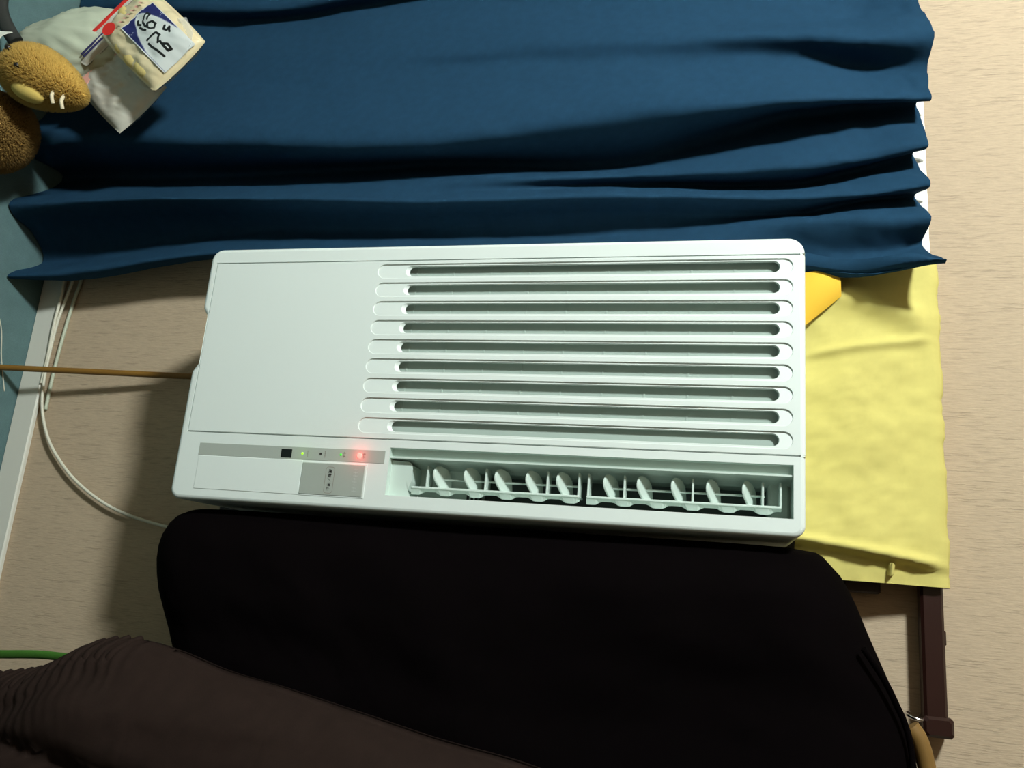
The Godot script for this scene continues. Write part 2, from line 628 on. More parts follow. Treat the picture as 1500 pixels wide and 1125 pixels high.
	corner(rr, Vector2(0.1455, 0.2170), 0.0035, 0, 90)
	corner(rr, Vector2(0.1210, 0.2170), 0.0035, 90, 180)
	st.set_smooth_group(FLAT)
	loft(st, [at_z(rr, zf), at_z(inset(rr, 0.0005), zf)], true, -1)
	put(st, "button_outline", M.ring, frame)
	st = st_new()
	button_print(st, zf + 0.00005)
	put(st, "button_print", M.ink, frame)
	st = st_new()
	for k in 8:
		var xx := 0.1185 + k * 0.0036
		print_stroke(st, [V(xx, 0.2470), V(xx + 0.0022, 0.2476)], 0.0006, zf)
		print_stroke(st, [V(xx + 0.0011, 0.2450), V(xx + 0.0011, 0.2500)], 0.0006, zf)
	put(st, "button_emboss", M.pale_ink, frame)

	outlet(t)

func disc(st: SurfaceTool, c: Vector3, r: float) -> void:
	var a := PackedVector3Array()
	for i in 18:
		a.append(c + Vector3(cos(TAU * i / 18), sin(TAU * i / 18), 0) * r)
	fan(st, a, false)

func led(parent: Node, x: float, y: float, r: float, c: Color, energy: float, spill: float) -> void:
	var st := st_new()
	var loops: Array = []
	for k in 5:
		var a := deg_to_rad(90.0 * k / 4.0)
		var l := PackedVector3Array()
		for i in 18:
			l.append(Vector3(x + cos(TAU * i / 18) * r * max(cos(a), 0.01), y + sin(TAU * i / 18) * r * max(cos(a), 0.01), AF + 0.0003 + r * 0.4 * sin(a)))
		loops.append(l)
	loft(st, loops)
	put(st, "indicator_light", mat(c, 0.3, {"emission_enabled": true, "emission": c, "emission_energy_multiplier": energy}), parent)
	var l := OmniLight3D.new()
	l.name = "indicator_spill"
	l.position = Vector3(x, y, AF + 0.008)
	l.light_color = Color(c.r, c.g * 0.45 if c.r > 0.9 else c.g, c.b * 0.45)
	l.light_energy = spill * 0.16
	l.light_size = r
	l.omni_range = 5.0
	l.omni_attenuation = 2.0
	l.shadow_enabled = true
	parent.add_child(l, true)

func print_stroke(st: SurfaceTool, pts: Array, w: float, z := 0.20046) -> void:
	st.set_smooth_group(FLAT)
	for i in pts.size() - 1:
		var a: Vector2 = pts[i]
		var b: Vector2 = pts[i + 1]
		var d := (b - a).normalized() * w * 0.5
		var n := Vector2(-d.y, d.x)
		a -= d
		b += d
		quad(st, Vector3(a.x + n.x, a.y + n.y, z), Vector3(b.x + n.x, b.y + n.y, z), Vector3(b.x - n.x, b.y - n.y, z), Vector3(a.x - n.x, a.y - n.y, z))

# four small characters and a slash (run / stop), each drawn on a 10 by 10 field
func button_print(st: SurfaceTool, z: float) -> void:
	var glyphs := [
		[[1, 9, 2, 8], [0, 6, 2, 6], [2, 6, 1.5, 2], [0, 1, 2, 2, 10, 1], [3.5, 9.5, 9.5, 9.5], [3.5, 9.5, 3.5, 8], [9.5, 9.5, 9.5, 8], [4, 8, 9, 8], [4, 6.6, 9, 6.6], [4, 5.2, 9, 5.2], [4, 8, 4, 5.2], [9, 8, 9, 5.2], [6.5, 9, 6.5, 2], [3.5, 3.6, 9.5, 3.6]],
		[[0, 8.5, 4.5, 8.5], [2.2, 10, 2.2, 0], [0.4, 7, 4.2, 7], [0.4, 5.2, 4.2, 5.2], [0.4, 3.4, 4.2, 3.4], [0.4, 7, 0.4, 3.4], [4.2, 7, 4.2, 3.4], [0, 2, 4.6, 2], [5.6, 8.4, 9.4, 8.4], [5, 5.6, 10, 5.6], [7.4, 5.6, 5.6, 0.8, 9.4, 1.4], [8.4, 3, 9.8, 0.4]],
		[[0, 0, 8, 10]],
		[[2.4, 10, 0, 6], [1.4, 7.6, 1.4, 0], [6.2, 10, 6.2, 9], [3.2, 8.8, 9.8, 8.8], [4.4, 7.6, 8.6, 7.6], [4.4, 6, 8.6, 6], [4.4, 7.6, 4.4, 6], [8.6, 7.6, 8.6, 6], [3.2, 4.8, 9.8, 4.8], [4.2, 3.4, 9, 3.4], [6.6, 3.4, 6.6, 0]],
		[[5, 10, 5, 0.4], [5, 5.6, 9.2, 5.6], [1.8, 6.4, 1.8, 0.4], [0, 0.4, 10, 0.4]]]
	var x := 0.1206
	var s := 0.00042
	for g in glyphs:
		for line in g:
			var pts: Array = []
			for k in range(0, line.size(), 2):
				pts.append(Vector2(x + line[k] * s, 0.2126 + line[k + 1] * s))
			print_stroke(st, pts, 0.0005, z)
		x += 0.0053

func outlet(t: Node3D) -> void:
	var X := 0.091
	var Xr := 0.147
	var Y := 0.287
	var Yt := 0.738
	var st := st_new()
	st.set_smooth_group(FLAT)
	# left wall in two steps with a thin lip between them, then the throat
	var prof := [V(X, AF), V(X + 0.0004, AF - 0.009), V(X + 0.0098, AF - 0.010), V(X + 0.0102, AF - 0.0025), V(X + 0.0120, AF - 0.0025), V(X + 0.0124, AF - 0.012), V(X + 0.014, AF - 0.030), V(X + 0.019, AF - 0.048), V(X + 0.019, AF - 0.085)]
	var lo := PackedVector3Array()
	var hi := PackedVector3Array()
	for p in prof:
		lo.append(Vector3(p.x, Y, p.y))
		hi.append(Vector3(p.x, Yt, p.y))
	loft(st, [lo, hi], false, -1)
	# right wall, bottom and top ends
	quad(st, Vector3(Xr, Y, AF), Vector3(Xr, Yt, AF), Vector3(Xr, Yt, AF - 0.085), Vector3(Xr, Y, AF - 0.085))
	quad(st, Vector3(X, Y, AF), Vector3(Xr, Y, AF), Vector3(Xr, Y, AF - 0.085), Vector3(X, Y, AF - 0.085))
	quad(st, Vector3(X, Yt, AF), Vector3(Xr, Yt, AF), Vector3(Xr, Yt, AF - 0.085), Vector3(X, Yt, AF - 0.085))
	# pale step that closes the lower end of the throat
	box(st, Vector3(X + 0.012, Y, AF - 0.085), Vector3(Xr, 0.385, AF - 0.046), 0.003)
	box(st, Vector3(X + 0.012, 0.715, AF - 0.085), Vector3(Xr, Yt, AF - 0.040), 0.003)
	# rounded block at the lower end
	var bl := PackedVector2Array()
	for p in [V(0.1065, 0.287), V(0.1075, 0.308), V(0.109, 0.3105), V(0.113, 0.312), V(0.128, 0.3115), V(0.134, 0.3095), V(0.139, 0.3085), V(0.147, 0.312), V(0.147, 0.287)]:
		bl.append(p)
	loft(st, [at_z(bl, AF - 0.05), at_z(bl, AF - 0.012), at_z(inset(bl, 0.002), AF - 0.010)], true, -1)
	fan(st, at_z(inset(bl, 0.002), AF - 0.010), false)
	var o := put(st, "outlet_duct", M.plastic_in, t)
	o.set_meta("label", "air outlet recess with louvers")
	st = st_new()
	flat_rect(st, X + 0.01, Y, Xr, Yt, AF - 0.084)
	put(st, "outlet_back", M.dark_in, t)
	# vent slits
	for k in 4:
		st = st_new()
		var yy := 0.372 + k * 0.0052
		box(st, Vector3(0.135, yy, AF - 0.0465), Vector3(0.146, yy + 0.0030, AF - 0.0455))
		put(st, "vent_slit", M.black, t)
	louver(t, 0.313, 0.5125, [0.342, 0.3795, 0.4165, 0.4530, 0.4885], [0.3312, 0.4025, 0.4750, 0.5110])
	louver(t, 0.5205, 0.7270, [0.5415, 0.5785, 0.6155, 0.6525, 0.6900], [0.5218, 0.5618, 0.6355, 0.7082, 0.7262])

func louver(t: Node3D, ya: float, yb: float, blades: Array, ribs: Array) -> void:
	# frame: straight outer rail with a wavy skirt along its right side
	var st := st_new()
	box(st, Vector3(0.1335, ya, AF - 0.040), Vector3(0.1362, yb, AF - 0.012), 0.0006)
	st.set_smooth_group(FLAT)
	var n := 60
	var a := PackedVector3Array()
	var b := PackedVector3Array()
	var c := PackedVector3Array()
	var d := PackedVector3Array()
	for i in n + 1:
		var y: float = lerp(ya, yb, float(i) / n)
		var ph: float = fposmod((y - ya - 0.006) / 0.0369, 1.0)
		var wv: float = smoothstep(0.08, 0.30, ph) * (1.0 - smoothstep(0.62, 0.84, ph))
		var x: float = 0.1425 - 0.0038 * wv
		a.append(Vector3(0.1355, y, AF - 0.0125))
		b.append(Vector3(x, y, AF - 0.0165))
		c.append(Vector3(x, y, AF - 0.0185))
		d.append(Vector3(0.1355, y, AF - 0.0145))
	loft(st, [a, b, c, d], false, -1)
	var fr := put(st, "louver_frame", M.plastic_in, t)
	for y in blades:
		blade(fr, y)
	for y in ribs:
		st = st_new()
		var th := 0.0011
		box(st, Vector3(0.1085, y - th, AF - 0.034), Vector3(0.1340, y + th, AF - 0.014), 0.0004)
		put(st, "louver_rib", M.plastic_in, fr)
	st = st_new()
	tube(st, PackedVector3Array([Vector3(0.1225, blades[0] + 0.004, AF - 0.026), Vector3(0.1225, blades[4] + 0.021, AF - 0.026)]), 0.0013, 8)
	put(st, "louver_rod", M.plastic_in, fr)

# leaf-shaped blade: outline in (x, depth), slanting up as it goes back
func blade(parent: Node, y: float) -> void:
	var st := st_new()
	var leaf := [V(0.1075, 0.010), V(0.1082, 0.0065), V(0.1100, 0.0040), V(0.1130, 0.0022), V(0.1170, 0.0012), V(0.1210, 0.0016), V(0.1250, 0.0036), V(0.1290, 0.0068), V(0.1320, 0.0100), V(0.1342, 0.0130), V(0.1345, 0.0270), V(0.1300, 0.0275), V(0.1220, 0.0265), V(0.1150, 0.0245), V(0.1095, 0.0190)]
	var mk := func(off: float, sc: float) -> PackedVector3Array:
		var l := PackedVector3Array()
		for p in leaf:
			var q: Vector2 = Vector2(0.121, 0.011) + (p - Vector2(0.121, 0.011)) * sc
			l.append(Vector3(q.x, y - 0.003 + q.y * 0.55 + off, AF - 0.010 - q.y))
		return l
	var loops := [mk.call(-0.0013, 0.94), mk.call(-0.0007, 1.0), mk.call(0.0007, 1.0), mk.call(0.0013, 0.94)]
	loft(st, loops, true, 20)
	fan(st, loops[0], true)
	fan(st, loops[3], false)
	put(st, "louver_blade", M.plastic_in, parent)

# ---------------------------------------------------------------- curtains
func navy_curtain() -> void:
	# rows of height, points (x, z) in millimetres from the right edge to the left
	var rows := [
		[1.372, [V(-168, 122), V(-213, 62), V(-239, 88), V(-289, 42), V(-281, 90), V(-349, 44), V(-335, 90), V(-412, 62), V(-390, 102), V(-440, 95), V(-474, 120), V(-553, 80), V(-634, 60), V(-664, 100)]],
		[1.300, [V(-160, 100), V(-206, 52), V(-240, 82), V(-284, 48), V(-273, 85), V(-333, 42), V(-327, 85), V(-420, 44), V(-397, 100), V(-460, 75), V(-477, 115), V(-555, 60), V(-632, 60), V(-674, 100)]],
		[1.220, [V(-181, 62), V(-210, 44), V(-246, 70), V(-270, 44), V(-272, 85), V(-313, 45), V(-314, 95), V(-418, 40), V(-387, 120), V(-474, 80), V(-497, 105), V(-550, 70), V(-619, 60), V(-694, 90)]],
		[0.990, [V(-190, 60), V(-195, 75), V(-243, 38), V(-277, 40), V(-282, 85), V(-314, 55), V(-318, 75), V(-364, 40), V(-380, 125), V(-477, 95), V(-517, 100), V(-579, 70), V(-658, 60), V(-736, 80)]],
		[0.700, [V(-200, 55), V(-205, 75), V(-257, 34), V(-275, 50), V(-276, 100), V(-299, 85), V(-326, 75), V(-373, 36), V(-357, 125), V(-491, 85), V(-538, 85), V(-650, 50), V(-671, 70), V(-796, 60)]],
		[0.374, [V(-218, 50), V(-217, 75), V(-265, 34), V(-285, 55), V(-286, 110), V(-301, 100), V(-344, 50), V(-376, 30), V(-375, 125), V(-474, 95), V(-562, 75), V(-646, 45), V(-659, 75), V(-809, 50)]],
		[0.120, [V(-185, 50), V(-193, 70), V(-243, 24), V(-278, 55), V(-287, 115), V(-306, 100), V(-355, 45), V(-387, 28), V(-393, 125), V(-483, 90), V(-575, 70), V(-665, 42), V(-697, 70), V(-843, 50)]],
		[0.004, [V(-177, 80), V(-186, 80), V(-231, 20), V(-267, 55), V(-279, 98), V(-301, 106), V(-358, 40), V(-392, 26), V(-394, 120), V(-484, 80), V(-571, 70), V(-676, 42), V(-709, 70), V(-858, 50)]]]
	for r in rows:   # the folds go on past the frame
		for k in 6:
			r[1].append(V(-930 - 95 * k, 60 + 45 * (k % 2)))
	var nl: int = rows[0][1].size()
	var nr := rows.size()
	var su := 8
	var sv := 12
	var wr := FastNoiseLite.new()
	wr.seed = 8
	wr.frequency = 1.0
	var loops: Array = []
	for j in (nr - 1) * sv + 1:
		var rj: int = min(j / sv, nr - 2)
		var tv := float(j - rj * sv) / sv
		var line: Array = []
		var p0: Array = rows[max(rj - 1, 0)][1]
		var p1: Array = rows[rj][1]
		var p2: Array = rows[rj + 1][1]
		var p3: Array = rows[min(rj + 2, nr - 1)][1]
		var y: float = lerp(rows[rj][0], rows[rj + 1][0], tv)
		var ts := tv
		for k in nl:
			line.append(cr2(p0[k], p1[k], p2[k], p3[k], ts) if rj > 1 else Vector2(p1[k]).lerp(p2[k], tv))
		var l := PackedVector3Array()
		for k in nl - 1:
			for i in su:
				var q := cr2(line[max(k - 1, 0)], line[k], line[k + 1], line[min(k + 2, nl - 1)], float(i) / su)
				l.append(wrinkle(q, y, wr))
		l.append(wrinkle(line[nl - 1], y, wr))
		loops.append(l)
	var st := st_new()
	loft(st, loops, false, 0)
	var t := thing("curtain", "navy blue pleated curtain hanging left of the air conditioner", "curtain")
	put(st, "cloth", M.navy, t)
	# turned side hem lying over the edge below the heading
	st = st_new()
	var ha := PackedVector3Array()
	var hb := PackedVector3Array()
	var hc := PackedVector3Array()
	for i in 25:
		var s := i / 24.0
		var y: float = lerp(1.195, 1.372, s)
		var ex: float = lerp(-0.183, -0.163, smoothstep(0.0, 0.6, s)) - 0.004 * smoothstep(0.7, 1.0, s)
		var ez: float = lerp(0.062, 0.122, smoothstep(0.1, 1.0, s))
		var nr_ := 1.0 - 0.85 * smoothstep(0.75, 1.0, s)
		ha.append(Vector3(ex + 0.001, y, ez - 0.004))
		hb.append(Vector3(ex - 0.004 * nr_, y, ez + 0.010 * nr_ + 0.003 * sin(s * 9.0)))
		hc.append(Vector3(ex - (0.022 + 0.004 * sin(s * 7.0)) * nr_, y, ez + 0.001 + 0.004 * sin(s * 11.0 + 1.0)))
	loft(st, [ha, hb, hc], false, 0)
	put(st, "side_hem", M.navy, t)
	# white hooks in the hollows of the pleats
	for p in [Vector3(-0.349, 1.362, 0.036), Vector3(-0.290, 1.362, 0.034), Vector3(-0.416, 1.362, 0.036)]:
		st = st_new()
		tube(st, curve([p + Vector3(0, -0.05, 0.002), p + Vector3(0, -0.012, 0.002), p + Vector3(0.002, 0.006, 0), p + Vector3(0.003, 0.011, -0.008), p + Vector3(0.002, 0.004, -0.012)], 0.004), 0.0022, 8)
		put(st, "curtain_hook", M.sheer, t)

func wrinkle(q: Vector2, y: float, wr: FastNoiseLite) -> Vector3:
	var x := q.x * 0.001
	var z := q.y * 0.001
	var f: float = clamp((y - 0.95) / 0.35, 0.0, 1.0)
	z += 0.0028 * wr.get_noise_2d(x * 26.0 + y * 9.0, y * 7.0 - x * 9.0) + 0.004 * f * wr.get_noise_2d(x * 34.0, y * 12.0 + 40.0)
	z += 0.004 * wr.get_noise_2d(x * 9.0 + 11.0, y * 3.0)
	y -= smoothstep(1.335, 1.372, y) * 0.17 * clamp(0.125 - z, 0.0, 0.085)
	return Vector3(x, y, max(z, 0.038 if y > 1.15 else 0.022))

func sheer_curtain() -> void:
	var st := st_new()
	var loops: Array = []
	for j in 12:
		var y: float = lerp(1.3765, 1.2, j / 11.0)
		var l := PackedVector3Array()
		for i in 161:
			var x: float = lerp(-0.215, -0.47, i / 160.0)
			l.append(Vector3(x, y, 0.0325 + 0.001 * sin(x * 190.0)))
		loops.append(l)
	loft(st, loops, false, 0)
	tag(put(st, "sheer_curtain", M.sheer), "thin white curtain showing in gaps behind the navy pleats", "curtain")

func rail() -> void:
	var t := thing("curtain_rail", "dark brown curtain rail on the wall above the window", "curtain rail")
	var st := st_new()
	box(st, Vector3(-1.7, 1.352, 0.010), Vector3(0.345, 1.3765, 0.030), 0.003)
	put(st, "track", M.rail, t)
	st = st_new()
	box(st, Vector3(0.340, 1.350, 0.006), Vector3(0.362, 1.3815, 0.033), 0.003)
	put(st, "end_cap", M.rail, t)
	for x in [0.255, -0.65, -1.5]:
		st = st_new()
		box(st, Vector3(x - 0.010, 1.370, 0.0), Vector3(x + 0.010, 1.380, 0.022), 0.003)
		put(st, "bracket", M.rail, t)
	st = st_new()
	tube(st, curve([Vector3(0.346, 1.356, 0.026), Vector3(0.345, 1.346, 0.030), Vector3(0.343, 1.338, 0.028), Vector3(0.341, 1.334, 0.022), Vector3(0.340, 1.338, 0.016)], 0.002), 0.0022, 8)
	put(st, "runner_hook", M.chrome, t)

func yellow_cloth() -> void:
	var wr := FastNoiseLite.new()
	wr.seed = 15
	wr.frequency = 1.0
	var st := st_new()
	var loops: Array = []
	# from behind the rail, over it, down to the top of the air conditioner
	var vs: Array = [V(1.352, 0.004), V(1.378, 0.006), V(1.3835, 0.012), V(1.385, 0.022), V(1.3835, 0.034), V(1.379, 0.041), V(1.370, 0.045)]
	for k in 22:
		vs.append(V(1.362 - (1.362 - 1.2125) * k / 21.0, 0.047 + 0.010 * sin(PI * k / 21.0)))
	for v in vs:
		var l := PackedVector3Array()
		for i in 121:
			var x: float = lerp(-0.205, 0.199, i / 120.0)
			var z: float = v.y
			var y: float = v.x
			var f: float = smoothstep(1.376, 1.350, y) if z > 0.03 else 0.0
			# hem: a rolled ridge, then a set-back strip
			var ridge: float = exp(-pow((x - (0.158 + 0.016 * (y - 1.25) / 0.12)) / 0.0045, 2.0))
			var strip: float = smoothstep(0.163, 0.168, x - 0.016 * (y - 1.25) / 0.12)
			z += (0.25 + 0.75 * f) * (0.010 * ridge - 0.008 * strip)
			z += f * (0.007 * wr.get_noise_2d(y * 8.0 + 3.0, x * 7.0) + 0.0015 * wr.get_noise_2d(y * 22.0, x * 22.0))
			# a slanting crease and the pull towards the upper left corner
			z += f * 0.006 * exp(-pow((x + 0.085 + (y - 1.30) * 0.15) / 0.006, 2.0)) * smoothstep(1.21, 1.25, y)
			z += f * 0.012 * exp(-pow((x + 0.15 - (y - 1.27) * 0.35) / 0.018, 2.0))
			y += (0.0035 * wr.get_noise_1d(x * 22.0) + 0.006 * (x - 0.0)) * -1.0 if z > 0.02 and v.x > 1.365 else 0.0
			z = lerpf(min(z, 0.048), z, smoothstep(-0.178, -0.155, x))
			l.append(Vector3(x, y, max(z, 0.004)))
		loops.append(l)
	loft(st, loops, false, 0)
	var t := thing("yellow_cloth", "pale yellow cloth draped over the rail above the air conditioner", "cloth")
	put(st, "drape", M.yellow, t)
	# added flap beside the curtain; its gold paints light glowing in the yellow cloth
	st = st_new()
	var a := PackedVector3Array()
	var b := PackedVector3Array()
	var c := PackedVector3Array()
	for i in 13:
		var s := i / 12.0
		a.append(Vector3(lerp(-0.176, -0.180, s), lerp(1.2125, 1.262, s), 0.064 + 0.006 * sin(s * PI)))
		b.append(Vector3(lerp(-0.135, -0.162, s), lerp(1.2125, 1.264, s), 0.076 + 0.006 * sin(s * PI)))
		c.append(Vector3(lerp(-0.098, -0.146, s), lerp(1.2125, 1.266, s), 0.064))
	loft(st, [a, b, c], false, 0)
	put(st, "glow_flap", M.gold, t)
	# small tab standing out at the hem
	st = st_new()
	loft(st, [PackedVector3Array([Vector3(0.176, 1.3135, 0.050), Vector3(0.190, 1.3120, 0.050)]), PackedVector3Array([Vector3(0.176, 1.3165, 0.064), Vector3(0.191, 1.3150, 0.062)]), PackedVector3Array([Vector3(0.178, 1.3200, 0.060), Vector3(0.188, 1.3190, 0.058)]), PackedVector3Array([Vector3(0.178, 1.3215, 0.048), Vector3(0.188, 1.3205, 0.048)])], false, 0)
	put(st, "hem_tab", M.yellow, t)

# ---------------------------------------------------------------- garments
func soft_body(st: SurfaceTool, outline: Array, step: float, centre: Vector2, zmid: Callable, front: float, back: float, relief: Callable) -> void:
	var o := resample(outline, step)
	var front_loops: Array = []
	var back_loops: Array = []
	var nt := 26
	var s_at := PackedFloat32Array()
	var acc := 0.0
	for i in o.size():
		s_at.append(acc)
		acc += o[i].distance_to(o[(i + 1) % o.size()])
	for k in nt + 1:
		var t: float = pow(float(k) / nt, 1.6)      # 0 at the outline, 1 at the centre
		var lf := PackedVector3Array()
		var lb := PackedVector3Array()
		for i in o.size():
			var p: Vector2 = o[i].lerp(centre, t * 0.999)
			var edge: float = o[i].distance_to(p)
			var h: float = sqrt(clamp(1.0 - pow(1.0 - clamp(edge / 0.10, 0.0, 1.0), 2.0), 0.0, 1.0))
			var z0: float = zmid.call(p)
			var rel: float = relief.call(p, s_at[i], edge)
			lf.append(Vector3(p.x, p.y, z0 + front * h + rel))
			lb.append(Vector3(p.x, p.y, z0 - back * h))
		front_loops.append(lf)
		back_loops.append(lb)
	loft(st, front_loops)
	loft(st, back_loops)
	# close the seam
	loft(st, [front_loops[0], back_loops[0]])

func jacket() -> void:
	var t := thing("jacket", "black jacket hanging on a wooden hanger right of the air conditioner", "jacket")
	var st := st_new()
	var out := [V(0.172, 0.52), V(0.176, 0.466), V(0.190, 0.444), V(0.215, 0.436), V(0.250, 0.439), V(0.291, 0.455), V(0.330, 0.474), V(0.370, 0.488), V(0.46, 0.50), V(0.62, 0.49), V(0.85, 0.47), V(0.90, 0.70), V(0.88, 1.10), V(0.80, 1.28), V(0.66, 1.325), V(0.55, 1.335), V(0.45, 1.326), V(0.387, 1.319), V(0.356, 1.314), V(0.325, 1.305), V(0.294, 1.292), V(0.256, 1.276), V(0.215, 1.259), V(0.186, 1.238), V(0.173, 1.20), V(0.172, 1.0), V(0.172, 0.75)]
	var wr := FastNoiseLite.new()
	wr.seed = 23
	wr.frequency = 1.0
	var relief := func(p: Vector2, _s: float, edge: float) -> float:
		var k: float = clamp(edge / 0.06, 0.0, 1.0)
		return k * (0.014 * wr.get_noise_2d(p.x * 7.0 - p.y * 1.5, p.y * 2.2) + 0.005 * wr.get_noise_2d(p.x * 18.0, p.y * 6.0 + 9.0))
	soft_body(st, out, 0.012, Vector2(0.5, 0.88), func(_p: Vector2) -> float: return 0.145, 0.075, 0.10, relief)
	put(st, "shell", M.jacket, t)
	st = st_new()
	tube(st, curve([Vector3(0.268, 1.262, 0.203), Vector3(0.295, 1.281, 0.196), Vector3(0.318, 1.293, 0.190), Vector3(0.342, 1.303, 0.186), Vector3(0.38, 1.306, 0.190), Vector3(0.45, 1.30, 0.205)], 0.01), 0.003, 6)
	put(st, "collar_seam", M.jacket, t)
	var h := thing("clothes_hanger", "curved wooden clothes hanger inside the black jacket", "hanger")
	st = st_new()
	tube(st, curve([Vector3(0.339, 1.3105, 0.160), Vector3(0.347, 1.3165, 0.160), Vector3(0.362, 1.322, 0.158), Vector3(0.385, 1.327, 0.155), Vector3(0.45, 1.342, 0.15), Vector3(0.55, 1.358, 0.145), Vector3(0.65, 1.342, 0.15), Vector3(0.76, 1.31, 0.155)], 0.008), 0.0085, 12)
	put(st, "bar", M.wood, h)
	st = st_new()
	tube(st, curve([Vector3(0.55, 1.358, 0.145), Vector3(0.55, 1.42, 0.14), Vector3(0.55, 1.45, 0.10), Vector3(0.55, 1.455, 0.04), Vector3(0.55, 1.44, 0.0)], 0.006), 0.0022, 8)
	put(st, "hook", M.chrome, h)

func garment() -> void:
	var t := thing("brown_garment", "dark brown garment with a gathered elastic edge in front of the black jacket", "clothing")
	var out := [V(0.398, 0.22), V(0.388, 0.30), V(0.381, 0.363), V(0.368, 0.411), V(0.358, 0.460), V(0.345, 0.489), V(0.325, 0.527), V(0.319, 0.568), V(0.325, 0.612), V(0.338, 0.668), V(0.347, 0.730), V(0.361, 0.812), V(0.374, 0.886), V(0.386, 0.974), V(0.41, 1.06), V(0.50, 1.15), V(0.68, 1.16), V(0.80, 1.05), V(0.86, 0.70), V(0.86, 0.30), V(0.82, 0.02), V(0.72, 0.0), V(0.50, 0.0), V(0.43, 0.02), V(0.41, 0.10)]
	var wr := FastNoiseLite.new()
	wr.seed = 29
	wr.frequency = 1.0
	var relief := func(p: Vector2, _s: float, edge: float) -> float:
		var f: float = smoothstep(0.26, 0.34, p.y) * (1.0 - smoothstep(0.555, 0.61, p.y))
		var near: float = exp(-edge / 0.022)
		var u: float = (p.y * 0.93 - p.x * 0.36)
		var pleat: float = 0.0050 * f * near * sin(u * 520.0 + 2.0 * wr.get_noise_2d(p.x * 12.0, p.y * 12.0))
		var band: float = -0.009 * f * exp(-pow((edge - 0.034) / 0.010, 2.0))
		var k: float = clamp(edge / 0.03, 0.0, 1.0)
		var folds: float = 0.016 * wr.get_noise_2d(p.x * 9.0 + 0.6 * p.y, p.y * 1.5) - 0.014 * exp(-pow((p.x - 0.462 + 0.05 * sin(p.y * 4.0)) / 0.008, 2.0))
		return pleat + band + k * folds
	var st := st_new()
	soft_body(st, out, 0.004, Vector2(0.60, 0.55), func(_p: Vector2) -> float: return 0.35, 0.075, 0.07, relief)
	put(st, "fabric", M.brown, t)
	# stitched gathers of the elastic edge
	var edge := resample(out, 0.0125)
	var k := 0
	for i in edge.size():
		var p: Vector2 = edge[i]
		if p.y > 0.30 and p.y < 0.575 and p.x < 0.40:
			var inward := (Vector2(0.60, 0.55) - p).normalized()
			st = st_new()
			var q := p + inward * 0.030
			tube(st, curve([Vector3(p.x, p.y, 0.349), Vector3(p.x + inward.x * 0.004, p.y + inward.y * 0.004, 0.366), Vector3(p.x + inward.x * 0.014, p.y + inward.y * 0.014, 0.388), Vector3(q.x, q.y, 0.384)], 0.006), 0.0040, 8)
			put(st, "gather", M.brown, t)
			k += 1

# ---------------------------------------------------------------- cords, rod, strap
func small_things() -> void:
	var st := st_new()
	tube(st, curve([Vector3(-0.034, 0.0, 0.058), Vector3(-0.0355, 0.18, 0.034), Vector3(-0.037, 0.34, 0.0145), Vector3(-0.040, 0.458, 0.010)], 0.03), 0.0047, 12)
	tag(put(st, "wooden_rod", M.rod), "thin brown rod standing upright beneath the air conditioner", "rod")
	# pale cords along the baseboard
	st = st_new()
	var c := [[-0.44, 0.052], [-0.30, 0.060], [-0.213, 0.062], [-0.177, 0.058], [-0.129, 0.050], [-0.069, 0.048], [-0.023, 0.049], [0.023, 0.058], [0.073, 0.084], [0.115, 0.125], [0.142, 0.163], [0.164, 0.206], [0.178, 0.246], [0.188, 0.290], [0.195, 0.333], [0.200, 0.369], [0.205, 0.43], [0.21, 0.50]]
	var pts: Array = []
	for p in c:
		pts.append(Vector3(p[0], p[1], 0.0105))
	tube(st, curve(pts), 0.0024, 8)
	tag(put(st, "white_cord", M.cord), "thin white cord curving up the wall from the baseboard towards the black jacket", "cord")
	st = st_new()
	tube(st, curve([Vector3(-0.44, 0.046, 0.013), Vector3(-0.211, 0.048, 0.015), Vector3(-0.172, 0.050, 0.015), Vector3(-0.121, 0.047, 0.014), Vector3(-0.067, 0.046, 0.011), Vector3(-0.021, 0.044, 0.010)]), 0.0026, 8)
	tag(put(st, "white_cord", M.cord), "straight white cord lying along the baseboard's top edge", "cord")
	st = st_new()
	tube(st, curve([Vector3(-0.44, 0.074, 0.004), Vector3(-0.216, 0.072, 0.004), Vector3(-0.177, 0.068, 0.004), Vector3(-0.119, 0.062, 0.004), Vector3(-0.048, 0.058, 0.004), Vector3(0.021, 0.058, 0.004)]), 0.0028, 8)
	tag(put(st, "white_cord", M.bag), "greyish cord on the wall just above the two white cords", "cord")
	# thread on the floor
	st = st_new()
	tube(st, curve([Vector3(-0.14, 0.001, 0.10), Vector3(-0.10, 0.001, 0.07), Vector3(-0.05, 0.001, 0.055), Vector3(0.0, 0.001, 0.035)]), 0.0009, 6)
	tag(put(st, "thread", M.cord), "fine pale thread lying on the teal floor by the baseboard", "thread")
	# green strap
	st = st_new()
	tube(st, curve([Vector3(0.40, 0.0, 0.14), Vector3(0.386, 0.12, 0.15), Vector3(0.379, 0.214, 0.15), Vector3(0.3755, 0.25, 0.15), Vector3(0.373, 0.288, 0.15), Vector3(0.374, 0.36, 0.15), Vector3(0.38, 0.485, 0.15)], 0.01), 0.0058, 10, 0.5)
	tag(put(st, "green_strap", M.green), "bright green strap dangling beside the brown garment's gathered edge", "strap")

